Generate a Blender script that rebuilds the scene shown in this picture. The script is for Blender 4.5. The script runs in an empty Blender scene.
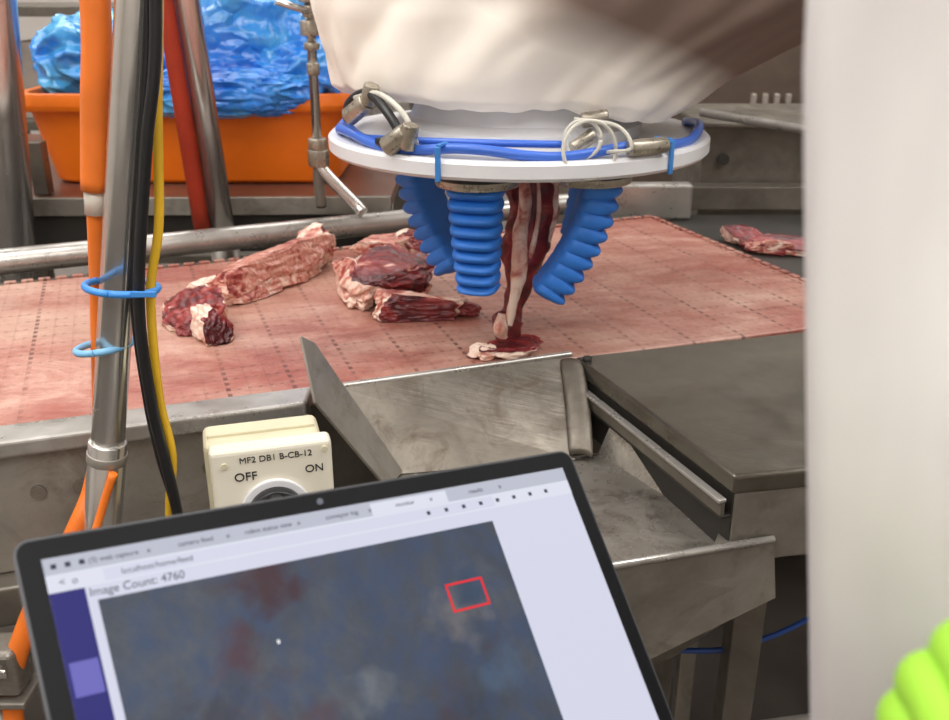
import bpy, bmesh, math, random
from mathutils import Vector, Matrix, noise
random.seed(7)
S=bpy.context.scene
try: S.view_settings.view_transform='Standard'
except Exception: pass
COL=bpy.context.collection

def c(r,g,b):
    f=lambda v:(v/255/12.92 if v/255<=.04045 else ((v/255+.055)/1.055)**2.4)
    return (f(r),f(g),f(b),1)

# ---------------------------------------------------------------- materials
def newmat(name):
    m=bpy.data.materials.new(name); m.use_nodes=True
    nt=m.node_tree; b=nt.nodes['Principled BSDF']
    return m,nt,b
def ramp(nt,fac,stops):
    r=nt.nodes.new('ShaderNodeValToRGB'); cr=r.color_ramp
    while len(cr.elements)<len(stops): cr.elements.new(.5)
    for e,(p,col) in zip(cr.elements,stops): e.position=p; e.color=col
    nt.links.new(fac,r.inputs[0]); return r.outputs[0]
def noi(nt,scale,detail=4,rough=.5,vec=None,dist=0):
    n=nt.nodes.new('ShaderNodeTexNoise'); n.inputs['Scale'].default_value=scale
    n.inputs['Detail'].default_value=detail; n.inputs['Roughness'].default_value=rough
    n.inputs['Distortion'].default_value=dist
    if vec is None:
        tc=nt.nodes.new('ShaderNodeTexCoord'); vec=tc.outputs['Object']
    nt.links.new(vec,n.inputs['Vector']); return n.outputs['Fac']
def mapped(nt,rot=(0,0,0),sc=(1,1,1)):
    tc=nt.nodes.new('ShaderNodeTexCoord'); m=nt.nodes.new('ShaderNodeMapping')
    m.inputs['Rotation'].default_value=rot; m.inputs['Scale'].default_value=sc
    nt.links.new(tc.outputs['Object'],m.inputs['Vector']); return m.outputs[0]
def bump(nt,b,h,strength=.3,dist=.01):
    n=nt.nodes.new('ShaderNodeBump'); n.inputs['Strength'].default_value=strength; n.inputs['Distance'].default_value=dist
    nt.links.new(h,n.inputs['Height']); nt.links.new(n.outputs[0],b.inputs['Normal'])
def mth(nt,op,a,b=None,cc=None):
    n=nt.nodes.new('ShaderNodeMath'); n.operation=op
    for i,v in enumerate((a,b,cc)):
        if v is None: continue
        if isinstance(v,(int,float)): n.inputs[i].default_value=v
        else: nt.links.new(v,n.inputs[i])
    return n.outputs[0]
def mixc(nt,fac,a,b):
    n=nt.nodes.new('ShaderNodeMix'); n.data_type='RGBA'
    for idx,v in ((0,fac),(6,a),(7,b)):
        if isinstance(v,(int,float,tuple)): n.inputs[idx].default_value=v
        else: nt.links.new(v,n.inputs[idx])
    return n.outputs[2]

def plain(name,col,rough=.5,metal=0,trans=0,sub=0,nscale=0,namt=.15,bmp=0,spec=None,alpha=1,emis=0):
    m,nt,b=newmat(name)
    b.inputs['Roughness'].default_value=rough; b.inputs['Metallic'].default_value=metal
    b.inputs['Base Color'].default_value=col
    b.inputs['Alpha'].default_value=alpha
    if spec is not None: b.inputs['Specular IOR Level'].default_value=spec
    ns=nscale or 12
    n=noi(nt,ns,3)
    d=tuple(x*(1-namt) for x in col[:3])+(1,); l=tuple(min(1,x*(1+namt)) for x in col[:3])+(1,)
    out=ramp(nt,n,[(.3,d),(.7,l)]); nt.links.new(out,b.inputs['Base Color'])
    if bmp: bump(nt,b,noi(nt,ns*3,4),bmp,.003)
    return m
def steel(name,lo,hi,rough=.32,scale=5,stretch=(1,1,1),metal=.85,bm=.12,stain=0,brush=0):
    m,nt,b=newmat(name)
    v=mapped(nt,(0,0,.35),stretch)
    n=noi(nt,scale,7,.65,v,.4)
    col=ramp(nt,n,[(.3,lo),(.7,hi)])
    if stain:
        sm=ramp(nt,noi(nt,scale*2.2,8,.7,v,.8),[(.52,(0,0,0,1)),(.70,(stain,)*3+(1,))])
        col=mixc(nt,sm,col,c(82,68,54))
    nt.links.new(col,b.inputs['Base Color'])
    b.inputs['Metallic'].default_value=metal
    n2=noi(nt,scale*4,5,.6,v)
    nt.links.new(ramp(nt,n2,[(.3,(rough*.7,)*3+(1,)),(.7,(min(1,rough*1.4),)*3+(1,))]),b.inputs['Roughness'])
    h=n2
    if brush:
        vb=mapped(nt,(0,0,-.35),(8,220,60)); h=mth(nt,'ADD',n2,mth(nt,'MULTIPLY',noi(nt,1,3,.6,vb),brush))
    if bm: bump(nt,b,h,bm,.003)
    return m
M={}
M['steel']=steel('brushed_steel',c(122,116,107),c(164,158,148),.42,6,metal=.55,stain=.5,brush=.4,bm=.16)
M['steel_slide']=steel('chute_steel',c(98,91,81),c(142,134,122),.42,9,metal=.55,stain=.8,bm=.3,brush=.6)
M['steel_pipe']=steel('polished_pipe',c(196,193,188),c(226,223,218),.2,3,metal=.85,bm=0)
M['steel_rail']=steel('rail_steel',c(158,154,147),c(200,196,190),.3,5,metal=.65,bm=.10,stain=.3,brush=.25)
M['steel_dark']=steel('worn_steel',c(90,85,77),c(132,125,114),.38,6,metal=.5,bm=.15,stain=.3)
M['steel_tray']=steel('tray_steel',c(132,126,116),c(180,174,164),.28,12,metal=.6,bm=.3,stain=.75,brush=.4)
M['steel_top']=steel('wet_steel_top',c(88,84,75),c(120,114,103),.17,7,metal=.6,bm=.14,stain=.5)
M['steel_black']=plain('dark_steel',c(58,55,51),.5,.4)
M['black']=plain('black_plastic',c(22,22,24),.35)
M['bezel']=plain('laptop_bezel',c(14,15,17),.45,spec=.12)
M['orange_cable']=plain('orange_conduit',c(232,118,36),.45)
M['tub']=plain('orange_tub_plastic',c(240,118,14),.4,namt=.06)
M['yellow']=plain('yellow_cable',c(206,162,34),.45)
M['tie']=plain('blue_cable_tie',c(60,132,205),.4)
M['tiepale']=plain('pale_blue_tie',c(120,175,212),.4)
M['red']=plain('red_plastic',c(196,74,50),.5)
M['cream']=plain('cream_plastic',c(226,220,202),.45,namt=.04)
M['cream2']=plain('yellowed_plastic',c(208,200,170),.5,namt=.06)
M['ink']=plain('ink',c(30,28,28),.6)
M['rubber']=plain('blue_silicone',c(44,118,210),.5,namt=.1,nscale=30)
M['hose']=plain('blue_hose',c(62,108,205),.3,namt=.06)
M['plate']=plain('white_plate_plastic',c(224,224,226),.35,namt=.03)
M['clear']=plain('clear_tube',c(222,218,205),.25,namt=.03,alpha=.75)
M['brass']=steel('fitting_metal',c(130,122,108),c(196,188,172),.3,30,metal=.7)
M['glove']=plain('lime_rubber',c(158,212,66),.65,namt=.05,spec=.2)
M['bluecable']=plain('blue_wire',c(35,70,140),.4)
M['grille']=plain('dull_grille',c(168,158,146),.5)
# cloth cover
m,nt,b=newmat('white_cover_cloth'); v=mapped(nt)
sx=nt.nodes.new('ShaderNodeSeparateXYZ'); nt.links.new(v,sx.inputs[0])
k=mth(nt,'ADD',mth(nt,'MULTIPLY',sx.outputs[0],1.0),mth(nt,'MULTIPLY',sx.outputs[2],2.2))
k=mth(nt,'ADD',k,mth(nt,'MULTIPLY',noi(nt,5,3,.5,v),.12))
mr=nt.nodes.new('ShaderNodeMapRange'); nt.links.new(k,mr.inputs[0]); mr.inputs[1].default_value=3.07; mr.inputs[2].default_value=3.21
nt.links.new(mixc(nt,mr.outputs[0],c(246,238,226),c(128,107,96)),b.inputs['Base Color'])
b.inputs['Roughness'].default_value=.6
bump(nt,b,noi(nt,6,3,.5,v,.3),.25,.015)
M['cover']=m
# curtain
m,nt,b=newmat('white_curtain_plastic'); v=mapped(nt,(0,0,0),(1,1,.5))
nt.links.new(ramp(nt,noi(nt,9,3,.5,v),[(.3,c(198,190,191)),(.7,c(234,230,228))]),b.inputs['Base Color'])
b.inputs['Roughness'].default_value=.6
M['curtain']=m
# blue bag
m,nt,b=newmat('blue_plastic_bag')
nt.links.new(ramp(nt,noi(nt,4,4,.55,None,.8),[(.25,c(24,100,212)),(.48,c(48,140,236)),(.62,c(84,178,232)),(.78,c(98,196,212))]),b.inputs['Base Color'])
b.inputs['Roughness'].default_value=.13; b.inputs['Coat Weight'].default_value=.5
vo=nt.nodes.new('ShaderNodeTexVoronoi'); vo.feature='DISTANCE_TO_EDGE'; vo.inputs['Scale'].default_value=8
n3=nt.nodes.new('ShaderNodeTexNoise'); n3.inputs['Scale'].default_value=5
tc=nt.nodes.new('ShaderNodeTexCoord'); nt.links.new(tc.outputs['Object'],n3.inputs['Vector'])
vm=nt.nodes.new('ShaderNodeVectorMath'); vm.operation='MULTIPLY_ADD'; nt.links.new(n3.outputs['Color'],vm.inputs[0]); vm.inputs[1].default_value=(.35,.35,.35); nt.links.new(tc.outputs['Object'],vm.inputs[2])
nt.links.new(vm.outputs[0],vo.inputs['Vector'])
bump(nt,b,mth(nt,'ADD',mth(nt,'MINIMUM',vo.outputs['Distance'],.5),mth(nt,'MULTIPLY',noi(nt,14,2,.5,None,1.5),.3)),.7,.05)
M['bag']=m
# belt
m,nt,b=newmat('stained_conveyor_belt'); v=mapped(nt,(0,0,-math.radians(20)))
sx=nt.nodes.new('ShaderNodeSeparateXYZ'); nt.links.new(v,sx.inputs[0]); X,Y_=sx.outputs[0],sx.outputs[1]
vs=mapped(nt,(0,0,-math.radians(20)),(.8,1.5,1))
base=ramp(nt,noi(nt,7,14,.82,vs,.5),[(.34,c(122,62,50)),(.44,c(156,96,82)),(.53,c(178,126,110)),(.66,c(204,166,150))])
red=ramp(nt,noi(nt,3.4,10,.75,vs,.8),[(.47,(0,0,0,1)),(.62,(.6,.6,.6,1))])
base=mixc(nt,red,base,c(148,66,52))
pale=ramp(nt,noi(nt,2.2,8,.7,vs,.3),[(.48,(0,0,0,1)),(.64,(.5,.5,.5,1))])
base=mixc(nt,pale,base,c(200,170,150))
D_=lambda a,s,o=200: mth(nt,'FRACT',mth(nt,'ADD',mth(nt,'DIVIDE',a,s),o))
fx=D_(X,.075); fy=D_(Y_,.017)
vis=ramp(nt,noi(nt,8,5,.65,vs),[(.38,(.2,.2,.2,1)),(.58,(1,1,1,1))])
d1=mth(nt,'MULTIPLY',mth(nt,'LESS_THAN',fx,.07),mth(nt,'LESS_THAN',fy,.55))
l2=mth(nt,'LESS_THAN',D_(Y_,.034),.08); l3=mth(nt,'LESS_THAN',D_(X,.025),.10)
d2=mth(nt,'MULTIPLY',mth(nt,'LESS_THAN',D_(X,.0125),.38),mth(nt,'LESS_THAN',D_(Y_,.034),.14))
gridm=mth(nt,'MAXIMUM',mth(nt,'MULTIPLY',d1,.85),mth(nt,'MULTIPLY',mth(nt,'MAXIMUM',l2,l3),.16))
gridm=mth(nt,'MAXIMUM',gridm,mth(nt,'MULTIPLY',d2,.5))
gridm=mth(nt,'MULTIPLY',gridm,vis)
base=mixc(nt,gridm,base,c(84,38,30))
nt.links.new(base,b.inputs['Base Color'])
b.inputs['Roughness'].default_value=.38
bump(nt,b,mth(nt,'SUBTRACT',noi(nt,60,4,.6,v),mth(nt,'MULTIPLY',gridm,2.)),.35,.003)
M['belt']=m
# meat
def meatmat(name,stops,scale,rot=0,st=(1,2.6,1.4)):
    m,nt,b=newmat(name); v=mapped(nt,(0,.3,rot),st)
    f=mth(nt,'ADD',mth(nt,'MULTIPLY',noi(nt,scale,6,.55,v,1.2),.7),mth(nt,'MULTIPLY',noi(nt,scale*.4,3,.5,v,.3),.3))
    nt.links.new(ramp(nt,f,stops),b.inputs['Base Color'])
    b.inputs['Roughness'].default_value=.28
    bump(nt,b,noi(nt,60,4,.6,v,1.0),.4,.004); return m
dk,rd,pk,ft,wh=c(76,20,24),c(132,40,40),c(186,104,90),c(216,162,142),c(240,212,194)
M['meat_dark']=meatmat('raw_meat_dark',[(.40,dk),(.53,rd),(.60,c(160,66,60)),(.64,ft),(.70,wh)],18,.8)
M['meat_pink']=meatmat('raw_meat_pink',[(.38,rd),(.44,c(162,76,68)),(.50,ft),(.54,pk),(.62,wh)],17,-.5)
M['meat_fat']=meatmat('raw_meat_fatty',[(.36,rd),(.42,pk),(.46,ft),(.54,wh),(.7,c(244,222,204))],16,.3)
M['wall']=plain('wall_panel_paint',c(206,198,190),.6,nscale=2,namt=.06)
M['floor']=plain('wet_concrete_floor',c(84,78,72),.35,nscale=4,namt=.25,bmp=.2)
M['ceil']=plain('ceiling_paint',c(232,232,228),.7)
def emit(name,col,s=1.):
    m,nt,b=newmat(name); b.inputs['Base Color'].default_value=(0.004,.004,.004,1); b.inputs['Roughness'].default_value=.4
    b.inputs['Specular IOR Level'].default_value=.12
    b.inputs['Emission Color'].default_value=col; b.inputs['Emission Strength'].default_value=s
    return m
E={}
E['page']=emit('screen_page',c(218,220,238),.95)
E['tab']=emit('screen_tab_bar',c(196,199,214),.9)
E['addr']=emit('screen_address_bar',c(226,229,242),.95)
E['side']=emit('screen_sidebar',c(36,32,124),.85)
E['side2']=emit('screen_sidebar_button',c(112,108,196),.9)
E['red']=emit('screen_red_box',c(240,40,48),1.)
E['ink']=emit('screen_text',c(56,58,80),.8)
E['cursor']=emit('screen_cursor',c(235,235,235),1.)

# ---------------------------------------------------------------- geometry helpers
def group(name):
    e=bpy.data.objects.new(name,None); e.empty_display_size=.05; COL.objects.link(e); return e
def mesh(name,verts,faces,mat,parent=None,smooth=False,bevel=0,solid=0,sub=0):
    me=bpy.data.meshes.new(name); me.from_pydata([tuple(v) for v in verts],[],faces); me.update()
    o=bpy.data.objects.new(name,me); COL.objects.link(o)
    if mat: me.materials.append(mat)
    if parent: o.parent=parent
    if smooth:
        for p in me.polygons: p.use_smooth=True
    if solid:
        s=o.modifiers.new('sol','SOLIDIFY'); s.thickness=solid; s.offset=0
    if bevel:
        s=o.modifiers.new('bev','BEVEL'); s.width=bevel; s.segments=3; s.limit_method='ANGLE'
    if sub:
        s=o.modifiers.new('sub','SUBSURF'); s.levels=sub; s.render_levels=sub
    return o
def box(name,cen,size,mat,parent=None,ax=None,bevel=.002):
    if ax is None: ax=(Vector((1,0,0)),Vector((0,1,0)),Vector((0,0,1)))
    cen=Vector(cen); vs=[]
    for k in (-.5,.5):
        for j in (-.5,.5):
            for i in (-.5,.5): vs.append(cen+ax[0]*size[0]*i+ax[1]*size[1]*j+ax[2]*size[2]*k)
    return mesh(name,vs,[(0,2,3,1),(4,5,7,6),(0,1,5,4),(2,6,7,3),(0,4,6,2),(1,3,7,5)],mat,parent,False,bevel)
def prism(name,poly,z0,z1,mat,parent=None,bevel=.002):
    n=len(poly); vs=[(x,y,z0) for x,y in poly]+[(x,y,z1) for x,y in poly]
    f=[tuple(range(n-1,-1,-1)),tuple(range(n,2*n))]+[(i,(i+1)%n,n+(i+1)%n,n+i) for i in range(n)]
    return mesh(name,vs,f,mat,parent,False,bevel)
def cat(pts,n):
    pts=[Vector(p) for p in pts]; out=[]
    if len(pts)==2: return [pts[0].lerp(pts[1],i/n) for i in range(n+1)]
    P=[pts[0]*2-pts[1]]+pts+[pts[-1]*2-pts[-2]]
    for i in range(1,len(P)-2):
        for k in range(n):
            t=k/n; a,b_,c_,d=P[i-1],P[i],P[i+1],P[i+2]
            out.append(.5*((2*b_)+(c_-a)*t+(2*a-5*b_+4*c_-d)*t*t+(3*b_-3*c_+d-a)*t**3))
    out.append(pts[-1]); return out
def sweep(name,pts,rad,mat,parent=None,n=12,seg=8,smooth=True,fn=None,cyc=False,flat=1,up=None):
    path=cat(pts,seg) if seg>1 else [Vector(p) for p in pts]
    N=len(path); m=len(pts)
    def R(i):
        if isinstance(rad,(int,float)): return rad
        t=i/(N-1)*(m-1); k=min(int(t),m-2); f=t-k; f=f*f*(3-2*f); return rad[k]*(1-f)+rad[k+1]*f
    T=(path[1]-path[0]).normalized()
    U=Vector((0,0,1)) if abs(T.z)<.9 else Vector((0,1,0))
    if up: U=Vector(up)
    A=T.cross(U).normalized(); B=A.cross(T).normalized()
    vs=[];fs=[]
    for i,p in enumerate(path):
        if i: 
            T2=(path[min(i+1,N-1)]-path[i-1]).normalized(); q=T.rotation_difference(T2); A=q@A; B=q@B; T=T2
        for j in range(n):
            a=2*math.pi*j/n; r=R(i)
            d=A*math.cos(a)+B*math.sin(a)*flat
            w=p+d*r
            if fn: w=fn(w,d,r,i/(N-1),a)
            vs.append(w)
    for i in range(N-1):
        for j in range(n): fs.append((i*n+j,i*n+(j+1)%n,(i+1)*n+(j+1)%n,(i+1)*n+j))
    if not cyc:
        fs.append(tuple(range(n-1,-1,-1))); fs.append(tuple((N-1)*n+j for j in range(n)))
    o=mesh(name,vs,fs,mat,parent,smooth)
    if smooth and not cyc:
        for p in o.data.polygons[-2:]: p.use_smooth=False
    return o
def cyl(name,a,b_,r,mat,parent=None,n=24,bevel=0):
    o=sweep(name,[a,b_],r,mat,parent,n,1)
    if bevel:
        s=o.modifiers.new('bev','BEVEL'); s.width=bevel; s.segments=2; s.limit_method='ANGLE'
    return o
def ring(name,cen,R,r,mat,parent=None,normal=(0,0,1),n=32,a0=0,a1=360,sx=1):
    nrm=Vector(normal).normalized(); U=Vector((0,0,1)) if abs(nrm.z)<.9 else Vector((1,0,0))
    A=U.cross(nrm).normalized(); B=nrm.cross(A)
    pts=[Vector(cen)+A*R*sx*math.cos(math.radians(a0+(a1-a0)*i/n))+B*R*math.sin(math.radians(a0+(a1-a0)*i/n)) for i in range(n+1)]
    return sweep(name,pts,r,mat,parent,8,1)
def text(name,s,loc,size,mat,parent,X,Yv,extr=.0003):
    cu=bpy.data.curves.new(name,'FONT'); cu.body=s; cu.size=size; cu.extrude=extr; cu.align_x='CENTER'; cu.align_y='CENTER'
    o=bpy.data.objects.new(name,cu); COL.objects.link(o)
    X=Vector(X).normalized(); Yv=Vector(Yv); Yv=(Yv-X*X.dot(Yv)).normalized(); Zv=X.cross(Yv)
    o.matrix_world=Matrix.Translation(Vector(loc))@Matrix((X,Yv,Zv)).transposed().to_4x4()
    cu.materials.append(mat)
    if parent: o.parent=parent
    return o
ZU=Vector((0,0,1))

# ---------------------------------------------------------------- room
def slab(name,a,b_,mat):
    cen=[(a[i]+b_[i])/2 for i in range(3)]; sz=[abs(a[i]-b_[i]) for i in range(3)]
    return box(name,cen,sz,mat,None,None,0)
slab('floor',(-3,-2,-.1),(3.5,4.5,0),M['floor'])
slab('ceiling',(-3,-2,2.9),(3.5,4.5,3.0),M['ceil'])
slab('wall_back',(-3,4.5,0),(3.5,4.6,2.9),M['wall'])
slab('wall_front',(-3,-2.1,0),(3.5,-2,2.9),M['wall'])
slab('wall_left',(-3.1,-2,0),(-3,4.5,2.9),M['wall'])
slab('wall_right',(3.5,-2,0),(3.6,4.5,2.9),M['wall'])

# ---------------------------------------------------------------- conveyor
g=group('conveyor_belt')
F0=Vector((-1.3,.653)); F1=Vector((.60,1.279)); B1=Vector((.364,1.887)); B0=Vector((-1.3,1.203))
prism('belt_surface',[F0,F1,B1,B0],.93,.95,M['belt'],g,.003)
def teeth(a,b_,cnt,nm):
    vs=[];fs=[]
    d=(b_-a); L=d.length; d=d/L; nrm=Vector((-d.y,d.x))
    for i in range(cnt):
        p=a+d*(L*(i+.15)/cnt); q=a+d*(L*(i+.85)/cnt); k=len(vs)
        for w in (p,q,q+nrm*.012,p+nrm*.012):
            vs.append((w.x,w.y,.934)); 
        for w in (p,q,q+nrm*.010,p+nrm*.010):
            vs.append((w.x,w.y,.953))
        fs+= [(k,k+3,k+2,k+1),(k+4,k+5,k+6,k+7),(k,k+1,k+5,k+4),(k+1,k+2,k+6,k+5),(k+2,k+3,k+7,k+6),(k+3,k,k+4,k+7)]
    mesh(nm,vs,fs,M['belt'],g,bevel=.001)
teeth(B0,B1,72,'belt_edge_links'); 
teeth(F1,B1,26,'belt_end_links')
prism('belt_bed',[F0+Vector((0,.03)),F1+Vector((-.02,.0)),B1+Vector((-.02,-.03)),B0+Vector((0,-.02))],.80,.926,M['steel_dark'],g)
for i,(x,y) in enumerate([(-1.1,.80),(-1.1,1.15),(.30,1.28),(.27,1.72)]):
    box('leg_%d'%i,(x,y,.4),(.05,.05,.8),M['steel'],g)
sweep('far_guide_pipe',[(-1.35,1.24,.970),(-.772,1.492,.970),(-.16,1.762,.970),(.24,1.94,.970)],.021,M['steel_rail'],g,20,6)
sweep('far_channel',[(-1.35,1.21,.925),(.33,1.93,.925)],.018,M['steel_dark'],g,8,1)
def rail(x0,x1,off0,off1,z0,z1,nm,mat):
    f=lambda x:.914+.33*(x+.508)
    prism(nm,[(x0,f(x0)-off1),(x1,f(x1)-off1),(x1,f(x1)-off0),(x0,f(x0)-off0)],z0,z1,mat,g,.004)
rail(-1.3,-.19,-.004,.045,.935,.955,'near_rail_flange',M['steel_rail'])
rail(-1.3,-.19,.012,.030,.79,.936,'near_side_panel',M['steel'])
rail(-1.3,-.10,-.0,.06,.74,.79,'near_bottom_channel',M['steel_dark'])
for i,x in enumerate((-.47,-.43,-.30,-.235)):
    y=.914+.33*(x+.508)-.031
    cyl('panel_hole_%d'%i,(x,y,.885),(x+.001,y-.003,.885),.008,M['steel_dark'],g,16)

# ---------------------------------------------------------------- meat
def chunk(nm,cen,ext,yaw,seed,mat,parent,cuts=7,amp=.26,fr=1.5,tilt=0,zfloor=.951,sub=6,mat2=None,tops=()):
    """irregular hunk of meat: noisy super-ellipsoid with flat knife cuts; cut faces can show another tissue"""
    rnd=random.Random(seed)
    bm=bmesh.new(); bmesh.ops.create_icosphere(bm,subdivisions=sub,radius=1)
    planes=[(Vector(n).normalized(),h,True) for n,h in tops]
    for i in range(cuts):
        n=Vector((rnd.uniform(-1,1),rnd.uniform(-1,1),rnd.uniform(-.2,1))).normalized()
        planes.append((n,rnd.uniform(.6,.85),False))
    R=Matrix.Rotation(yaw,3,'Z')@Matrix.Rotation(tilt,3,'Y')
    cut=set()
    for v in bm.verts:
        d=v.co.copy()
        p=Vector([math.copysign(abs(x)**.8,x) for x in d])
        k=noise.noise(d*fr+Vector((seed*3.1,seed,0)))*1.2+.5*noise.noise(d*fr*2.6+Vector((0,seed*2.3,0)))
        p=p*(1+amp*k)
        for n,h,lean in planes:
            e=p.dot(n)-h-.08*noise.noise(p*4+Vector((seed,0,0)))
            if e>0:
                p=p-n*e*.9
                if lean: cut.add(v.index)
        p=p*(1+.05*noise.noise(d*8+Vector((seed,0,0)))+.018*noise.noise(d*20))
        w=R@Vector((p.x*ext[0],p.y*ext[1],p.z*ext[2]))+Vector(cen)
        if w.z<zfloor: w.z=zfloor+.0002
        v.co=w
    if mat2:
        for f in bm.faces:
            if all(v.index in cut for v in f.verts): f.material_index=1
    me=bpy.data.meshes.new(nm); bm.to_mesh(me); bm.free(); me.materials.append(mat)
    if mat2: me.materials.append(mat2)
    for p in me.polygons: p.use_smooth=True
    o=bpy.data.objects.new(nm,me); COL.objects.link(o); o.parent=parent; return o
MD,MP,MF=M['meat_dark'],M['meat_pink'],M['meat_fat']
# small dark piece at left
g=group('meat_piece')
chunk('muscle',(-.392,1.245,.970),(.040,.062,.036),.45,3,MF,g,3,mat2=MD,tops=(((-.5,-.2,.8),.15),((-.2,-.9,.3),.5)))
chunk('fat_edge',(-.352,1.200,.966),(.024,.046,.028),.5,5,MF,g,4,mat2=MD,tops=(((.1,-.9,.3),.55),))
# long pink piece
g=group('meat_piece')
chunk('muscle',(-.325,1.435,.984),(.118,.050,.042),.95,11,MF,g,4,mat2=MP,tops=(((-.2,.3,.9),.30),((.1,-.9,.3),.6)))
chunk('flank',(-.350,1.370,.968),(.066,.036,.024),.75,12,MF,g,4,mat2=MP,tops=(((.4,-.8,.3),.5),))
chunk('bone_end',(-.262,1.54,.988),(.034,.036,.030),.9,13,MF,g,4,mat2=MD,tops=(((1,-.3,.1),.4),))
chunk('trim',(-.405,1.395,.962),(.040,.020,.014),.4,14,MF,g)
# centre piece
g=group('meat_piece')
chunk('muscle',(-.128,1.378,.988),(.064,.086,.042),.40,21,MF,g,3,mat2=MD,tops=(((-.1,-.1,1),.22),((.2,-.8,.5),.50)))
chunk('fat_flank',(-.180,1.380,.970),(.026,.092,.030),.30,22,MF,g,4,mat2=MP,tops=(((-.6,-.2,.6),.6),))
chunk('rib_end',(-.080,1.272,.968),(.072,.032,.022),.15,23,MF,g,4,mat2=MD,tops=(((-.1,-1,.15),.30),))
chunk('tip',(-.022,1.290,.962),(.034,.018,.012),-.2,25,MD,g)
g=group('meat_piece')
chunk('muscle',(-.165,1.596,.974),(.050,.030,.023),.5,31,MF,g,4,mat2=MP,tops=(((0,0,1),.3),))
chunk('lean',(-.112,1.622,.972),(.034,.024,.020),.7,32,MF,g,4,mat2=MD,tops=(((.3,-.7,.5),.2),))
# piece at the lip of the chute
g=group('meat_piece')
chunk('lean',(.046,1.133,.964),(.040,.020,.015),.3,36,MF,g,4,mat2=MD,tops=(((0,-.3,.9),.1),))
chunk('fat',(.016,1.124,.960),(.022,.014,.010),.3,37,MF,g)

# ---------------------------------------------------------------- steel work table + chute (right)
g=group('steel_worktable')
fe=lambda x:.81+.19*(x-.252)
prism('table_top',[(.128,1.122),(.252,.81),(1.25,fe(1.25)),(1.25,1.49),(.612,1.262)],.93,.952,M['steel_top'],g,.004)
prism('front_skirt',[(.255,.812),(1.24,fe(1.24)+.004),(1.24,fe(1.24)+.012),(.255,.822)],.85,.931,M['steel'],g)
a=Vector((.128,1.118)); b2=Vector((.250,.812)); nr=Vector((-.929,-.369))
def strip(nm,o0,o1,z0,z1,mat,aa=a,bb=b2):
    prism(nm,[aa+nr*o0,bb+nr*o0,bb+nr*o1,aa+nr*o1],z0,z1,mat,g,.001)
strip('side_skirt',-.010,-.004,.86,.931,M['steel_black'])
strip('guide_rail',.004,.009,.907,.924,M['steel_dark'])
strip('guide_rail_lip',.003,.012,.922,.926,M['steel_rail'])
strip('guide_ledge',-.004,.008,.903,.907,M['steel_black'])
for i,(x,y) in enumerate([(.31,.90),(1.15,1.05),(1.15,1.4)]):
    box('leg_%d'%i,(x,y,.465),(.035,.035,.93),M['steel_dark'],g)
cyl('bolt',(.142,1.108,.951),(.142,1.108,.957),.006,M['steel_black'],g,6)
g=group('steel_chute')
sl=[(-.164,1.024,.953),(.112,1.128,.953),(.119,1.0,.868),(-.086,.966,.868)]
mesh('slide',sl,[(0,1,2,3)],M['steel_slide'],g,solid=.003)
prism('slide_lip',[(-.180,1.014),(.126,1.126),(.123,1.134),(-.183,1.022)],.947,.956,M['steel_rail'],g,.003)
# rolled right end of the slide
vs=[];fs=[]
for i in range(9):
    an=math.radians(180-22*i); r=.014
    for (bx,by,bz) in ((.108,1.118,.950),(.114,1.06,.912),(.112,1.0,.870)):
        vs.append((bx+r+r*math.cos(an),by-.004*i*.3,bz+r*.9*math.sin(an)*.5))
for i in range(8):
    for k_ in range(2): q=i*3+k_; fs.append((q,q+1,q+4,q+3))
mesh('rolled_edge',vs,fs,M['steel_slide'],g,True,solid=.003,sub=1)
fin=[(-.192,.98,1.032),(-.180,.995,1.018),(-.150,1.0,.956),(-.084,.968,.87),(-.098,.93,.87),(-.172,.93,.975)]
mesh('side_fin',fin,[(0,1,2,3,4,5)],M['steel'],g,solid=.003)
tray=[(-.10,.72,.850),(.128,.775,.858),(.292,.822,.862),(.262,.842,.862),(.15,1.02,.866),(.119,1.004,.866),(-.086,.966,.866)]
mesh('tray_floor',tray,[tuple(range(7))],M['steel_tray'],g,solid=.003)
mesh('tray_right_wall',[(.262,.842,.862),(.15,1.02,.866),(.165,1.03,.90),(.278,.85,.885)],[(0,1,2,3)],M['steel_tray'],g,solid=.003)
lip=[(-.12,.70,.868),(.130,.769,.876),(.300,.816,.876),(.308,.812,.81),(.1735,.78,.756),(.10,.76,.72),(-.12,.70,.70)]
mesh('front_apron',lip,[tuple(range(7))],M['steel'],g,solid=.003)
sweep('apron_rim',[(-.12,.70,.868),(.130,.769,.877),(.300,.816,.877)],.004,M['steel_rail'],g,10,1)
prism('tray_corner_flange',[(.235,.80),(.30,.817),(.292,.85),(.255,.845)],.870,.876,M['steel'],g,.001)
mesh('brace',[(.19,.79,.79),(.30,.83,.80),(.22,.95,.60),(.195,.95,.60)],[(0,1,2,3)],M['steel'],g,solid=.004)
box('support_leg',(.262,.95,.43),(.02,.02,.86),M['steel'],g)
box('support_leg_rear',(-.06,.93,.43),(.03,.03,.86),M['steel_dark'],g)
g=group('blue_wire')
sweep('wire',[(.1,1.0,.62),(.25,.92,.655),(.36,.93,.67),(.6,1.05,.69),(.9,1.1,.60)],.0035,M['bluecable'],g)
cyl('wire_anchor',(.1,1.0,0),(.1,1.0,.625),.012,M['steel_dark'],g)
g=group('motor_housing')
mh=plain('pale_grey_casting',c(168,162,154),.45)
cyl('housing',(.30,.86,.50),(.52,.90,.50),.070,mh,g,32,.01)
cyl('end_cap',(.285,.857,.50),(.30,.86,.50),.058,mh,g,32,.004)
box('pedestal',(.41,.88,.215),(.10,.10,.43),M['steel_dark'],g)

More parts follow.
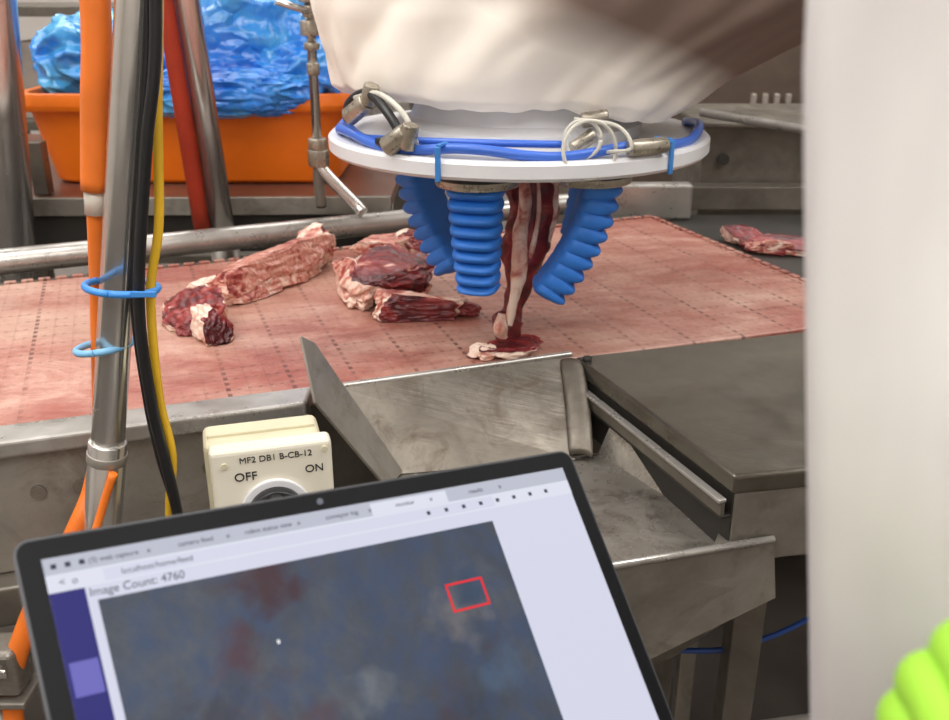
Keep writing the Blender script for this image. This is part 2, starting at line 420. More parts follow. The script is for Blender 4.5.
# ---------------------------------------------------------------- isolator switch
g=group('isolator_switch')
L=Vector((-.2524,.80,0)); R=Vector((-.140,.832,0)); X=(R-L).normalized(); N=Vector((-X.y,X.x,0)); ax=(X,N,ZU)
cen=(L+R)/2; w=(R-L).length
box('front_cover',cen+N*.011+ZU*.922,(w,.022,.118),M['cream'],g,ax,.005)
box('rear_housing',cen+N*.046+ZU*.920-X*.006,(w*.98,.050,.118),M['cream2'],g,ax,.007)
box('seam',cen+N*.023+ZU*.920,(w*.96,.008,.110),M['cream2'],g,ax,.002)
box('top_rib',cen+N*.040+ZU*.980-X*.006,(w*.9,.006,.004),M['cream2'],g,ax,.001)
box('mount_bracket',cen+N*.078+ZU*.915,(w*.9,.014,.08),M['steel_dark'],g,ax,.002)
fp=cen-N*.0004
text('label_off','OFF',fp+ZU*.9515-X*.026,.0125,M['ink'],g,X,ZU,.0004)
text('label_on','ON',fp+ZU*.9515+X*.040,.0115,M['ink'],g,X,ZU,.0004)
text('label_code','MF2 DB1 B-CB-12',fp+ZU*.9690+X*.004,.0092,M['ink'],g,X,ZU)
cyl('screw_0',fp-X*.045+ZU*.966-N*.002,fp-X*.045+ZU*.966+N*.002,.003,M['cream2'],g,12)
cyl('screw_1',fp+X*.051+ZU*.972-N*.002,fp+X*.051+ZU*.972+N*.002,.003,M['cream2'],g,12)
cyl('dial_plate',fp+ZU*.912-N*.004,fp+ZU*.912+N*.001,.034,M['plate'],g,40,.001)
cyl('dial',fp+ZU*.912-N*.016,fp+ZU*.912,.027,M['black'],g,40,.003)
box('dial_handle',fp+ZU*.912-N*.02,(.012,.014,.05),M['black'],g,ax,.003)

# ---------------------------------------------------------------- near pole with cables
g=group('steel_support_pole')
def pz(z): return Vector((-.3714+.199*(z-.896),.82,z))
cyl('pole',pz(0),pz(2.9),.0155,M['steel_pipe'],g,40)
cyl('sleeve',pz(.70),pz(.985),.0180,M['steel_pipe'],g,40,.002)
cyl('collar',pz(.963),pz(.973),.0190,M['steel'],g,32,.001)
cyl('foot',pz(0),pz(.012),.05,M['steel'],g,32)
g=group('cable_bundle')
sweep('orange_conduit',[(-.29,.83,1.9),(-.302,.83,1.55),(-.3104,.83,1.3825),(-.3225,.83,1.30),(-.3338,.83,1.226)],.0122,M['orange_cable'],g,20)
cyl('conduit_end_fitting',(-.3338,.83,1.228),(-.336,.83,1.205),.0095,M['clear'],g,16)
sweep('orange_cable',[(-.336,.83,1.215),(-.351,.84,1.12),(-.3679,.838,.9916),(-.385,.835,.93),(-.400,.815,.886),(-.455,.80,.79),(-.492,.80,.687),(-.50,.80,.5)],[.007,.007,.007,.006,.009,.011,.011,.011],M['orange_cable'],g,16)
sweep('orange_cable_thin',[(-.345,.80,.96),(-.362,.80,.92),(-.378,.79,.87),(-.39,.79,.80),(-.40,.79,.6)],.004,M['orange_cable'],g,12)
bx=.003
sweep('black_cable',[(-.228+bx,.80,1.7),(-.2542+bx,.80,1.383),(-.2770+bx,.80,1.266),(-.3005+bx,.80,1.134),(-.3021+bx,.80,1.037),(-.2948+bx*.4,.80,.974),(-.2886,.80,.914),(-.285,.80,.80)],.0052,M['black'],g,14)
sweep('black_cable_second',[(-.236,.812,1.7),(-.2620,.812,1.383),(-.283,.812,1.266),(-.306,.812,1.134),(-.308,.812,1.037),(-.302,.808,.974),(-.293,.806,.914),(-.289,.806,.80)],.0034,M['black'],g,14)
sweep('yellow_cable',[(-.240,.822,1.5),(-.267,.822,1.3),(-.2775,.819,1.20),(-.292,.815,1.134),(-.2955,.812,1.037),(-.290,.81,.974),(-.300,.81,.914),(-.31,.81,.80)],.0042,M['yellow'],g,14)
ring('blue_cable_tie',(-.318,.818,1.141),.031,.0034,M['tie'],g,(.1,0.1,1),32,0,360,1.0)
ring('blue_cable_tie_lower',(-.345,.825,1.081),.025,.0034,M['tiepale'],g,(-.12,.1,1))
box('tie_tail',(-.289,.79,1.143),(.022,.003,.005),M['tie'],g,None,.0005)
g=group('pipe_clamp')
box('clamp_body',(-.495,.80,.735),(.05,.04,.055),M['steel'],g,None,.006)
cyl('wing_nut_stem',(-.483,.775,.75),(-.483,.765,.75),.006,M['steel_pipe'],g)
box('wing_nut_blade',(-.483,.764,.752),(.028,.004,.010),M['steel_pipe'],g,None,.002)
box('clamp_strap',(-.495,.80,.70),(.06,.05,.008),M['steel'],g,None,.002)
cyl('clamp_post',(-.51,.80,0),(-.51,.80,.71),.014,M['steel'],g)

# ---------------------------------------------------------------- background posts, pipes
g=group('steel_post')
cyl('post',(-.665,1.72,2.9),(-.905,1.72,.4),.034,M['steel_pipe'],g,32)
cyl('post_base',(-.905,1.72,0),(-.905,1.72,.42),.036,M['steel'],g,32)
g=group('steel_post')
cyl('post',(-.56,1.69,2.9),(-.457,1.69,.97),.021,M['steel_pipe'],g,28)
cyl('red_sleeve',(-.575,1.67,2.6),(-.4918,1.68,.97),.015,M['red'],g,24)
cyl('post_base',(-.457,1.69,0),(-.457,1.69,.975),.026,M['steel'],g,28)
g=group('valve_pipe')
cyl('riser',(-.28,1.74,2.9),(-.2846,1.74,1.089),.0085,M['steel_pipe'],g)
for i,(z,h,r) in enumerate([(1.375,.03,.018),(1.345,.02,.013),(1.318,.025,.019),(1.288,.012,.014),(1.25,.02,.012),(1.12,.02,.017),(1.095,.03,.02)]):
    cyl('fitting_%d'%i,(-.284,1.74,z-h/2),(-.284,1.74,z+h/2),r,M['brass'],g,8 if i%2==0 else 20,.002)
cyl('valve_lever',(-.284,1.73,1.345),(-.335,1.71,1.362),.006,M['steel_pipe'],g)
sweep('outlet',[(-.284,1.74,1.085),(-.27,1.735,1.065),(-.22,1.73,1.012),(-.205,1.72,.998)],.011,M['steel_pipe'],g,16)
sweep('branch',[(-.284,1.74,1.09),(-.288,1.75,1.05),(-.288,1.765,1.0)],.010,M['steel'],g,16)

# background bench
g=group('steel_bench')
prism('bench_top',[(-1.4,1.785),(-.16,1.815),(-.16,2.6),(-1.4,2.6)],.985,1.008,plain('red_brown_worktop',c(112,76,64),.35,.2,nscale=6,namt=.2),g,.004)
prism('bench_edge',[(-1.4,1.772),(-.16,1.802),(-.16,1.815),(-1.4,1.785)],.975,1.010,M['steel'],g,.002)
prism('bench_skirt',[(-1.4,1.785),(-.16,1.815),(-.16,1.825),(-1.4,1.795)],.90,.985,M['steel_black'],g,.002)
for i,(x,y) in enumerate([(-1.35,1.83),(-.2,1.86),(-1.35,2.55),(-.2,2.55),(-.72,1.85)]):
    box('leg_%d'%i,(x,y,.49),(.04,.04,.98),M['steel'],g)
box('upright_panel',(-.835,1.83,1.06),(.028,.03,.10),M['steel_dark'],g)

# orange tub
g=group('orange_plastic_tub')
def tub():
    cx,cy=-.570,2.14
    def rr(hx,hy,r,z,n=6):
        out=[]
        for qx,qy,a0 in ((1,1,0),(-1,1,90),(-1,-1,180),(1,-1,270)):
            for k in range(n+1):
                a=math.radians(a0+90*k/n); out.append((cx+qx*(hx-r)+r*math.cos(a),cy+qy*(hy-r)+r*math.sin(a),z))
        return out
    prof=[(.285,.205,1.010),(.292,.212,1.016),(.308,.225,1.10),(.318,.232,1.155),(.336,.250,1.156),(.340,.254,1.168),(.336,.250,1.190),(.318,.232,1.190),(.310,.224,1.17),(.285,.205,1.02),(.27,.19,1.018)]
    vs=[];
    for hx,hy,z in prof: vs+=rr(hx,hy,.05,z)
    n=28; fs=[]
    for i in range(len(prof)-1):
        for j in range(n): fs.append((i*n+j,i*n+(j+1)%n,(i+1)*n+(j+1)%n,(i+1)*n+j))
    fs.append(tuple(range(n-1,-1,-1))); fs.append(tuple((len(prof)-1)*n+j for j in range(n)))
    mesh('tub_shell',vs,fs,M['tub'],g,True,.002)
tub()
# blue bag : softly creased plastic
def crumple(nm,cen,rad,sub,amp,fr,parent,mat,seed=0,zmin=None):
    bm=bmesh.new(); bmesh.ops.create_icosphere(bm,subdivisions=sub,radius=1)
    for v in bm.verts:
        d=v.co.copy(); p=d*fr+Vector((seed,seed*.7,0))
        q=p+Vector((noise.noise(p*1.3),noise.noise(p*1.3+Vector((9,0,0))),noise.noise(p*1.3+Vector((0,9,0)))))*.8
        k=(1-3*abs(noise.noise(q)))*.6+(1-3*abs(noise.noise(q*2.2)))*.2+.05*(1-3*abs(noise.noise(q*5)))
        w=Vector([math.copysign(abs(d[i])**.85,d[i])*rad[i] for i in range(3)])*(1+amp*k)
        w+=Vector(cen)
        if zmin is not None and w.z<zmin: w.z=zmin+.1*(w.z-zmin)
        v.co=w
    me=bpy.data.meshes.new(nm); bm.to_mesh(me); bm.free(); me.materials.append(mat)
    for p in me.polygons: p.use_smooth=True
    o=bpy.data.objects.new(nm,me); COL.objects.link(o); o.parent=parent; return o
g=group('blue_plastic_bag')
crumple('bag_main',(-.49,2.12,1.22),(.225,.185,.172),6,.18,1.4,g,M['bag'],1,1.13)
crumple('bag_left_fold',(-.785,2.10,1.23),(.115,.14,.098),6,.2,1.4,g,M['bag'],5,1.13)
crumple('bag_right_fold',(-.33,2.02,1.20),(.12,.11,.085),6,.2,1.6,g,M['bag'],9,1.13)
crumple('bag_front_drape',(-.50,1.905,1.19),(.17,.045,.044),6,.2,2.0,g,M['bag'],12)

# right background machine box
g=group('steel_cabinet')
prism('body',[(.50,2.10),(1.6,2.10),(1.6,2.4),(.50,2.4)],0,1.10,M['steel_dark'],g,.004)
prism('top_flange',[(.48,2.07),(1.6,1.98),(1.6,2.4),(.48,2.4)],1.10,1.112,M['steel_dark'],g,.004)
cyl('latch',(.545,2.098,1.03),(.545,2.085,1.03),.012,M['steel_black'],g)
cyl('flange_pipe',(.48,2.06,1.134),(1.25,1.30,1.08),.009,M['steel_rail'],g)
cyl('flange_pipe_post',(1.25,1.30,1.08),(1.25,1.30,.952),.009,M['steel_rail'],g)
box('side_channel',(.86,2.06,.955),(.78,.05,.05),M['steel_dark'],g)
g=group('steel_side_tray')
prism('tray_floor',[(.40,1.88),(.62,1.33),(1.5,1.56),(1.5,2.02),(.42,2.01)],.915,.926,M['steel_black'],g,.002)
prism('tray_end_bar',[(.25,1.96),(.455,1.96),(.455,2.0),(.25,2.0)],.926,1.000,M['steel_rail'],g,.006)
for i,(x,y) in enumerate([(.7,1.45),(1.4,1.6),(1.4,1.95),(.5,1.9)]): box('leg_%d'%i,(x,y,.46),(.03,.03,.915),M['steel_dark'],g)
g=group('meat_piece')
chunk('lean',(.60,1.70,.944),(.085,.030,.022),-.15,41,MF,g,zfloor=.928,mat2=MD,tops=(((0,-.4,.8),.2),))
chunk('fat',(.55,1.70,.940),(.055,.022,.016),-.3,42,MP,g,zfloor=.928)
chunk('tip',(.505,1.765,.950),(.022,.050,.020),.5,43,MF,g,zfloor=.928,mat2=MD,tops=(((-.3,-.4,.8),.1),))
chunk('end',(.67,1.70,.942),(.035,.026,.018),.3,44,MF,g,zfloor=.928)

# dark machinery far behind
g=group('wall_shelving')
for i,x in enumerate((-1.6,-.9,-.2)):
    box('upright_%d'%i,(x,3.4,.8),(.05,.05,1.6),M['steel_dark'],g)
for i,z in enumerate((.5,.95,1.3)):
    box('shelf_%d'%i,(-.9,3.4,z),(1.5,.5,.03),M['steel_dark'],g)
for i,(x,z,s) in enumerate([(-1.3,.965+.12,.24),(-.6,.965+.11,.22),(-.9,1.315+.12,.2)]):
    box('carton_%d'%i,(x,3.4,z),(.4,.35,s),plain('carton_%d_grey'%i,c(160,148,138),.6),g)
g=group('processing_machine')
box('machine_body',(1.3,3.4,.75),(2.0,.9,1.5),plain('machine_brown_steel',c(108,92,80),.5,.3),g,None,.02)
for i in range(4): box('vent_%d'%i,(.84+i*.035,2.945,1.055),(.016,.02,.04),M['grille'],g,None,.004)

# ---------------------------------------------------------------- robot gripper
g=group('robot_gripper')
CX,CY=.057,1.27
def lathe(nm,prof,cx,cy,mat,n=72,smooth=True,bev=0):
    vs=[];fs=[]
    for r,z in prof:
        for j in range(n):
            a=2*math.pi*j/n; vs.append((cx+r*math.cos(a),cy+r*math.sin(a),z))
    for i in range(len(prof)-1):
        for j in range(n): fs.append((i*n+j,i*n+(j+1)%n,(i+1)*n+(j+1)%n,(i+1)*n+j))
    fs.append(tuple(range(n-1,-1,-1))); fs.append(tuple((len(prof)-1)*n+j for j in range(n)))
    o=mesh(nm,vs,fs,mat,g,smooth)
    if smooth:
        s=o.modifiers.new('es','EDGE_SPLIT'); s.split_angle=math.radians(40)
    return o
lathe('mounting_plate',[(.243,1.193),(.247,1.197),(.247,1.211),(.243,1.215)],CX,CY,M['plate'],96)
lathe('hub',[(.16,1.215),(.16,1.228),(.14,1.236),(.13,1.262)],CX,CY,M['plate'],64)
def finger(nm,x,y,L=.135,curl=.03,tgt=(.062,1.19),hw0=.030):
    d=Vector((tgt[0]-x,tgt[1]-y,0)).normalized(); s_=Vector((-d.y,d.x,0)); N=144; n=28; vs=[];fs=[]
    cyl(nm+'_base',(x,y,1.176),(x,y,1.194),.050,M['brass'],g,40,.003)
    cyl(nm+'_gasket',(x,y,1.186),(x,y,1.1935),.053,M['black'],g,40,.001)
    z0=1.178
    for i in range(N+1):
        t=i/N; rib=abs(math.sin(math.pi*(t*9)))**.6 if t<.97 else .3
        taper=1-.24*t; end=1 if t<.93 else math.sqrt(max(0.02,1-((t-.93)/.07)**2*.95))
        cpt=Vector((x,y,z0-L*t*(1-.1*t*curl/.05)))+d*(curl*t**1.7-.004)
        hw=hw0*taper*(.91+.11*rib)*end; ho=(.017+.016*rib)*taper*end+.002; hi=.015*taper*end
        for j in range(n):
            a=2*math.pi*j/n; ca,sa=math.cos(a),math.sin(a)
            q=lambda v,e:math.copysign(abs(v)**e,v)
            u=q(ca,.55)*hw; w=q(sa,.7)*(hi if sa>0 else ho)
            vs.append(cpt+s_*u+d*w+ZU*(w*curl*14*t*.8))
    for i in range(N):
        for j in range(n): fs.append((i*n+j,i*n+(j+1)%n,(i+1)*n+(j+1)%n,(i+1)*n+j))
    fs.append(tuple(range(n-1,-1,-1))); fs.append(tuple(N*n+j for j in range(n)))
    mesh(nm,vs,fs,M['rubber'],g,True)
finger('finger_front_left',.004,1.10,.138,.012,(.05,1.25),.033)
finger('finger_right',.136,1.12,.160,.062,(.03,1.12),.037)
finger('finger_rear_left',-.068,1.27,.165,.066,(.06,1.17),.033)
finger('finger_rear_right',.165,1.36,.14,.04,(.07,1.24))
# held meat (hanging strip with fat bands)
mg=group('meat_strip')
def fnm(w,d,r,t,a):
    k=noise.noise(w*22)+.5*noise.noise(w*50)+.2*noise.noise(w*110)
    return w+d*r*.4*k
sweep('lean_strip',[(.070,1.185,1.185),(.072,1.18,1.15),(.070,1.175,1.11),(.064,1.17,1.07),(.056,1.165,1.03),(.050,1.16,1.00),(.046,1.155,.985),(.050,1.15,.960)],[.022,.029,.031,.026,.016,.014,.021,.014],MD,mg,44,18,True,fnm,flat=.5)
sweep('fat_band',[(.060,1.174,1.18),(.064,1.166,1.14),(.058,1.161,1.10),(.056,1.156,1.05),(.049,1.150,1.01),(.045,1.146,.985)],[.006,.009,.010,.009,.007,.004],MF,mg,24,14,True,fnm,flat=.8)
sweep('fat_edge',[(.100,1.180,1.18),(.101,1.176,1.14),(.095,1.172,1.10),(.082,1.168,1.06)],[.003,.004,.005,.003],MF,mg,16,12,True,fnm)
sweep('silverskin',[(.078,1.170,1.175),(.080,1.164,1.13),(.074,1.160,1.09),(.064,1.158,1.05)],[.002,.004,.004,.002],MF,mg,16,12,True,fnm)
sweep('tail_fat',[(.036,1.150,1.0),(.034,1.147,.98),(.040,1.145,.965)],[.005,.009,.004],MF,mg,20,12,True,fnm)
# hoses
pts=[(CX+.232*math.cos(math.radians(a)),CY+.232*math.sin(math.radians(a)),1.222+.004*math.sin(a*.13)) for a in range(170,372,10)]
sweep('blue_hose_outer',pts,.0058,M['hose'],g,12,4)
pts=[(CX+.219*math.cos(math.radians(a)),CY+.219*math.sin(math.radians(a)),1.221+.010*abs(math.sin(a*.03))) for a in range(160,290,10)]
sweep('blue_hose_inner',pts,.0042,M['hose'],g,12,4)
sweep('black_hose',[(-.16,1.22,1.235),(-.15,1.17,1.26),(-.125,1.14,1.275),(-.10,1.10,1.26),(-.085,1.08,1.235),(-.11,1.10,1.225)],.0055,M['black'],g,12)
sweep('clear_hose',[(-.14,1.15,1.268),(-.11,1.12,1.276),(-.08,1.09,1.258),(-.065,1.08,1.225)],.0035,M['clear'],g,12)
for i,(p,q,r) in enumerate([((-.15,1.16,1.245),(-.125,1.14,1.265),.012),((-.125,1.14,1.262),(-.118,1.135,1.285),.010),((-.10,1.08,1.222),(-.075,1.07,1.24),.012),((-.075,1.07,1.222),(-.07,1.065,1.25),.010),
        ((.11,1.08,1.22),(.135,1.09,1.235),.009),((.17,1.055,1.225),(.215,1.08,1.225),.010),((.12,1.09,1.25),(.15,1.09,1.255),.009)]):
    cyl('hose_fitting_%d'%i,p,q,r,M['brass'],g,8,.002)
ring('clear_coil_a',(.125,1.04,1.226),.031,.0022,M['clear'],g,(.3,-1,.15),32)
ring('clear_coil_b',(.118,1.05,1.236),.020,.0022,M['clear'],g,(-.2,-1,.2),32)
sweep('clear_tube_tail',[(.145,1.05,1.222),(.17,1.04,1.228),(.155,1.05,1.25),(.11,1.07,1.255)],.0022,M['clear'],g,8)
for i,ad in enumerate((247,312)):
    a_=math.radians(ad); o=Vector((math.cos(a_),math.sin(a_),0)); t=Vector((-o.y,o.x,0))
    box('blue_tie_%d'%i,Vector((CX,CY,1.210))+o*.2485,(.004,.006,.038),M['tie'],g,(o,t,ZU),.001)
    box('blue_tie_top_%d'%i,Vector((CX,CY,1.230))+o*.236,(.022,.006,.003),M['tie'],g,(o,t,ZU),.001)
# fabric cover over the robot wrist / arm
g=group('robot_arm_cover')
lev=[(1.272,.120,.10,.060),(1.264,.175,.135,.060),(1.256,.208,.160,.060),(1.258,.224,.174,.062),(1.268,.242,.184,.066),(1.290,.262,.190,.080),(1.32,.298,.198,.108),(1.36,.345,.21,.148),(1.40,.385,.215,.185),(1.46,.41,.22,.21),(1.6,.42,.23,.22),(2.0,.36,.22,.2),(2.9,.3,.2,.2)]
vs=[];fs=[];n=144;rows=[]
for i in range(len(lev)-1):
    st=5 if i<9 else 3
    for k in range(st):
        t=k/st; rows.append([lev[i][q]*(1-t)+lev[i+1][q]*t for q in range(4)])
rows.append(list(lev[-1]))
for (z,rx,ry,cx) in rows:
    for j in range(n):
        a=2*math.pi*j/n; d=Vector((math.cos(a),math.sin(a),0))
        fold=.014*noise.noise(Vector((math.cos(a)*3,math.sin(a)*3,z*6)))+.014*abs(noise.noise(Vector((math.cos(a)*5+4,math.sin(a)*5,z*9))))
        hem=max(0,1-abs(z-1.256)/.06)
        zz=z+(.014*noise.noise(Vector((math.cos(a)*2.2,math.sin(a)*2.2,3.)))+.010*noise.noise(Vector((math.cos(a)*7,math.sin(a)*7,1.)))-.016*math.exp(-((a-5.35)/.28)**2)+.006*math.cos(a-3.4))*hem
        vs.append((cx+d.x*(rx+fold),1.285+d.y*(ry+fold),zz))
for i in range(len(rows)-1):
    for j in range(n): fs.append((i*n+j,i*n+(j+1)%n,(i+1)*n+(j+1)%n,(i+1)*n+j))
fs.append(tuple(range(n-1,-1,-1)))
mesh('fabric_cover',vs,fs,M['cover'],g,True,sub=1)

# ---------------------------------------------------------------- laptop
g=group('laptop')
TL=Vector((-.2179,.3845,1.1503)); W=Vector((.277,.1502,-.0288)); D=Vector((.334,-.589,-.7358)); 
NB=W.cross(D).normalized()
if NB.y<0: NB=-NB
LH=.205
def lp(a,b_,off=0): return TL+W*a+D*b_-NB*off
m,nt,b=newmat('screen_camera_feed'); b.inputs['Base Color'].default_value=(.004,.004,.004,1); b.inputs['Specular IOR Level'].default_value=.12
v=mapped(nt)
col=ramp(nt,noi(nt,12,9,.7,v,.3),[(.3,c(60,66,78)),(.5,c(76,82,94)),(.7,c(98,102,110))])
vs_=mapped(nt,(0,0,0),(70,60,12))
st=ramp(nt,noi(nt,1.2,4,.6,vs_),[(.4,(0,0,0,1)),(.68,(.65,.65,.65,1))]); col=mixc(nt,st,col,c(62,82,118))
rr_=ramp(nt,noi(nt,17,5,.65,v,.4),[(.54,(0,0,0,1)),(.70,(.5,.5,.5,1))]); col=mixc(nt,rr_,col,c(88,58,60))
def blob_(p,r,colr,amt):
    global col
    tcn=nt.nodes.new('ShaderNodeVectorMath'); tcn.operation='DISTANCE'
    nn=nt.nodes.new('ShaderNodeTexNoise'); nn.inputs['Scale'].default_value=55; nn.inputs['Detail'].default_value=5; nt.links.new(v,nn.inputs['Vector'])
    ma=nt.nodes.new('ShaderNodeVectorMath'); ma.operation='MULTIPLY_ADD'; nt.links.new(nn.outputs['Color'],ma.inputs[0]); ma.inputs[1].default_value=(r*2.6,)*3; nt.links.new(v,ma.inputs[2])
    nt.links.new(ma.outputs[0],tcn.inputs[0]); tcn.inputs[1].default_value=tuple(p+Vector((r*1.3,)*3))
    f=ramp(nt,mth(nt,'DIVIDE',tcn.outputs['Value'],r),[(.3,(amt,)*3+(1,)),(1.1,(0,0,0,1))])
    col=mixc(nt,f,col,colr)
blob_(lp(.355,.042),.020,c(74,42,46),.75)
blob_(lp(.28,.075),.017,c(92,50,54),.6)
blob_(lp(.20,.11),.030,c(56,54,66),.6)
blob_(lp(.37,.115),.013,c(96,56,60),.5)
blob_(lp(.665,.078),.021,c(112,110,114),.9)
blob_(lp(.70,.068),.012,c(58,76,100),.85)
blob_(lp(.4547,.1063),.015,c(112,118,126),.9)
blob_(lp(.70,.115),.014,c(84,104,130),.6)
nt.links.new(col,b.inputs['Emission Color']); b.inputs['Emission Strength'].default_value=.88
E['feed']=m
def lquad(nm,a0,a1,b0,b1,off,mat): 
    return mesh(nm,[lp(a0,b0,off),lp(a1,b0,off),lp(a1,b1,off),lp(a0,b1,off)],[(0,1,2,3)],mat,g)
def lprism(nm,a0,a1,b0,b1,f0,f1,mat,r=.008,bev=.001):
    wl=W.length; ra=r/wl; poly=[]
    for qa,qb,st in ((a1-ra,b0+r,-90),(a1-ra,b1-r,0),(a0+ra,b1-r,90),(a0+ra,b0+r,180)):
        for k in range(7):
            an=math.radians(st+90*k/6); poly.append((qa+ra*math.cos(an),qb+r*math.sin(an)))
    n=len(poly); vs=[lp(p,q,f0) for p,q in poly]+[lp(p,q,f1) for p,q in poly]
    fs=[tuple(range(n)),tuple(range(2*n-1,n-1,-1))]+[(i,(i+1)%n,n+(i+1)%n,n+i) for i in range(n)]
    o=mesh(nm,vs,fs,mat,g,False,bev); return o
lprism('lid_shell',-.003,1.003,-.0008,LH,-.006,-.001,plain('laptop_dark_shell',c(70,70,72),.4,.3,spec=.3),.007)
lprism('bezel',0,1,0,LH,-.002,.0,M['bezel'],.006,.0004)
lquad('screen_page',.030,.972,.0095,LH-.012,.0004,E['page'])
lquad('tab_bar',.030,.972,.0095,.0178,.0008,E['tab'])
lquad('active_tab',.56,.71,.0108,.0178,.0010,E['addr'])
lquad('address_bar',.030,.972,.0178,.0262,.0008,E['addr'])
lquad('address_field',.11,.80,.0190,.0252,.0010,E['page'])
lquad('sidebar',.030,.080,.0265,LH-.012,.0008,E['side'])
lquad('sidebar_button',.036,.076,.060,.076,.0011,E['side2'])
lquad('camera_feed',.094,.783,.0335,.178,.0008,E['feed'])
ra0,ra1,rb0,rb1=.648,.722,.0635,.0795
for i,q in enumerate([(ra0,ra1,rb0,rb0+.0012),(ra0,ra1,rb1-.0012,rb1),(ra0,ra0+.004,rb0,rb1),(ra1-.004,ra1,rb0,rb1)]):
    lquad('detection_box_%d'%i,*q,.0013,E['red'])
def ltext(nm,s,a,b_,size,mat=E['ink']): text(nm,s,lp(a,b_,.0013),size,mat,g,W,-D,.00005)
ltext('text_count','Image Count: 4760',.155,.0296,.0058)
for i,(a_,s) in enumerate([(.13,'(3) web capture'),(.255,'camera feed'),(.375,'robot status view'),(.505,'conveyor log'),(.625,'monitor'),(.77,'results')]):
    ltext('tab_title_%d'%i,s,a_,.0142,.0036)
    ltext('tab_close_%d'%i,'x',a_+.052,.0142,.004)
for i in range(3): lquad('window_icon_%d'%i,.040+i*.02,.048+i*.02,.0128,.0152,.0013,E['ink'])
ltext('address_text','localhost/home/feed',.19,.0222,.0042)
ltext('nav_icons','<  o',.06,.0222,.005)
for i in range(8): lquad('toolbar_icon_%d'%i,.66+i*.036,.667+i*.036,.0210,.0232,.0013,E['ink'])
lquad('mouse_cursor',.337,.342,.0715,.0735,.0013,E['cursor'])
cyl('webcam',lp(.475,.0045,.0008),lp(.475,.0045,-.001),.0018,plain('webcam_glass',c(90,94,104),.15),g,16)
HL=lp(0,LH,-.003); HR=lp(1,LH,-.003); Wd=(HR-HL).normalized(); base_d=(Vector((.476,-.879,0))-Wd*Vector((.476,-.879,0)).dot(Wd)).normalized(); bn=Wd.cross(base_d).normalized()
if bn.z<0: bn=-bn
box('keyboard_base',(HL+HR)/2+base_d*.108-bn*.008,((HR-HL).length,.215,.014),plain('laptop_base_grey',c(70,72,76),.35,.4),g,(Wd,base_d,bn),.004)
for r in range(5):
    for k in range(13):
        box('key_%d_%d'%(r,k),HL+Wd*(.022+k*.0225)+base_d*(.03+r*.019),(.018,.015,.002),M['black'],g,(Wd,base_d,bn),.0006)
box('trackpad',(HL+HR)/2+base_d*.165-bn*.0005,(.10,.06,.001),M['bezel'],g,(Wd,base_d,bn),.0003)
cyl('hinge',HL+Wd*.03,HR-Wd*.03,.006,M['bezel'],g)
mid=(HL+HR)/2+base_d*.108
g=group('laptop_stand')
box('stand_top',mid-bn*.0205,(.32,.22,.010),M['steel'],g,(Wd,base_d,bn),.002)
cyl('stand_column',(mid.x,mid.y,0),(mid.x,mid.y,mid.z-.02),.02,M['steel_pipe'],g)
cyl('stand_foot',(mid.x,mid.y,0),(mid.x,mid.y,.02),.18,M['steel'],g,40,.004)

# ---------------------------------------------------------------- foreground plastic curtain + gloved hand
g=group('plastic_curtain')
vs=[];fs=[];nx=70;nz=60
for k in range(nz+1):
    z=1.08+(2.86-1.08)*k/nz
    xl=.0855+max(0,(1.395-z))*.140
    for i in range(nx+1):
        s=i/nx; x=xl+s*.5
        y=.264+.010*math.sin(s*34+z*3)*min(1,s*8)+.034*noise.noise(Vector((s*7,z*5,1)))*min(1,s*6)
        vs.append((x,y,z))
for k in range(nz):
    for i in range(nx): a_=k*(nx+1)+i; fs.append((a_,a_+1,a_+nx+2,a_+nx+1))
mesh('curtain_sheet',vs,fs,M['curtain'],g,True,solid=.002)
cyl('curtain_rail',(.03,.264,2.87),(.65,.264,2.87),.015,M['steel_pipe'],g)

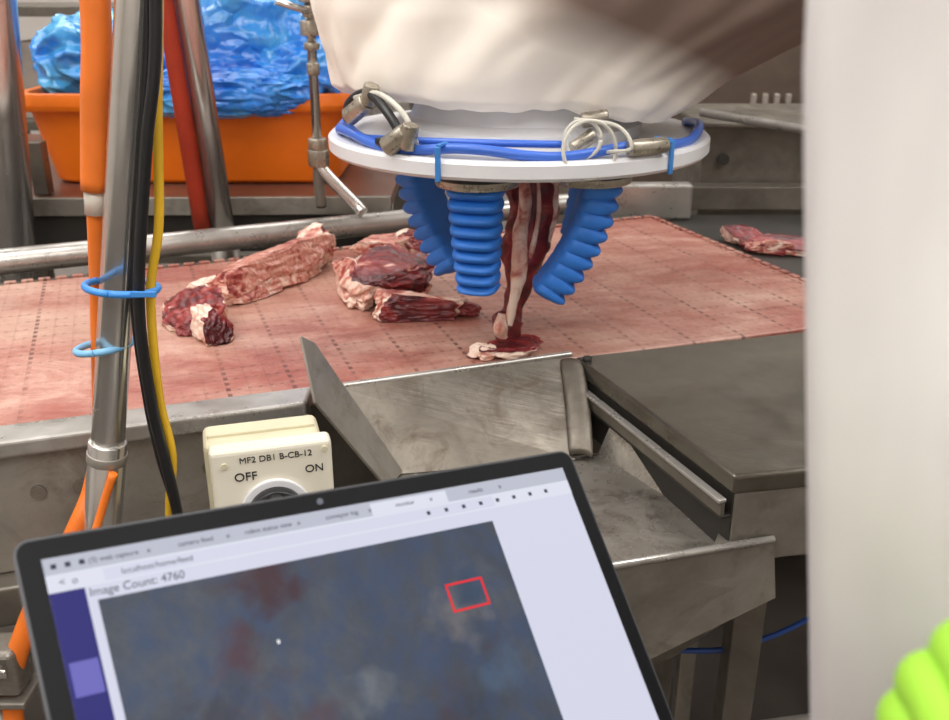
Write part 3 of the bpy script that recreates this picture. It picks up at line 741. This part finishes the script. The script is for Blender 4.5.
g=group('gloved_hand')
hm=M['glove']; palm=Vector((.143,.195,1.214)); wrist=palm+Vector((.095,-.03,-.10))
def blob(nm,pts,rad): 
    o=sweep(nm,pts,rad,hm,g,16,6); return o
blob('forearm',[wrist+(wrist-palm)*1.2,wrist,wrist.lerp(palm,.6)],[.036,.025,.026])
blob('palm',[wrist.lerp(palm,.45),palm.lerp(wrist,.2),palm,palm+Vector((-.010,.004,.018))],[.022,.029,.028,.015])
for i,(ox,oz,L) in enumerate([(-.028,-.016,.70),(-.022,.002,.75),(-.008,.016,.85),(.012,.028,.9)]):
    s=palm+Vector((ox*.6,0,oz*.6)); blob('finger_%d'%(i+1),[s,s+Vector((-.012*L,.004,.016*L)),s+Vector((-.016*L,-.010,.018*L)),s+Vector((-.014*L,-.022,-.002*L))],[.0105,.0098,.0085,.005])
blob('thumb',[palm+Vector((.02,-.01,-.01)),palm+Vector((.006,-.03,.012)),palm+Vector((-.010,-.036,.018))],[.013,.011,.006])

# ---------------------------------------------------------------- lights
def lamp(x,y,w,h,p,nm='ceiling_light_panel'):
    gg=group(nm)
    box('housing',(x,y,2.88),(w+.06,h+.06,.05),M['cream'],gg)
    e=emit('lamp_diffuser',(1,.985,.965,1),3); box('diffuser',(x,y,2.85),(w,h,.012),e,gg,None,0)
    l=bpy.data.lights.new('lamp','AREA'); l.shape='RECTANGLE'; l.size=w; l.size_y=h; l.energy=p; l.color=(1,.98,.955)
    o=bpy.data.objects.new('lamp',l); o.location=(x,y,2.83); COL.objects.link(o); o.parent=gg
lamp(-1.4,.8,2.2,1.3,25); lamp(1.4,.7,2.0,1.3,24); lamp(-1.2,3.0,2.2,1.2,22); lamp(1.5,3.0,2.0,1.2,14); lamp(0,-1.0,2.6,1.2,36)
w=bpy.data.worlds.new('world'); S.world=w; w.use_nodes=True
w.node_tree.nodes['Background'].inputs[0].default_value=(.9,.92,1,1); w.node_tree.nodes['Background'].inputs[1].default_value=.3

# ---------------------------------------------------------------- camera
cd=bpy.data.cameras.new('camera'); cam=bpy.data.objects.new('camera',cd); COL.objects.link(cam)
cam.location=(0,0,1.4); cam.rotation_euler=(math.radians(90-21.98),0,0)
cd.sensor_width=36; cd.lens=36; cd.clip_start=.02
cd.dof.use_dof=True; cd.dof.focus_distance=.90; cd.dof.aperture_fstop=10
S.camera=cam
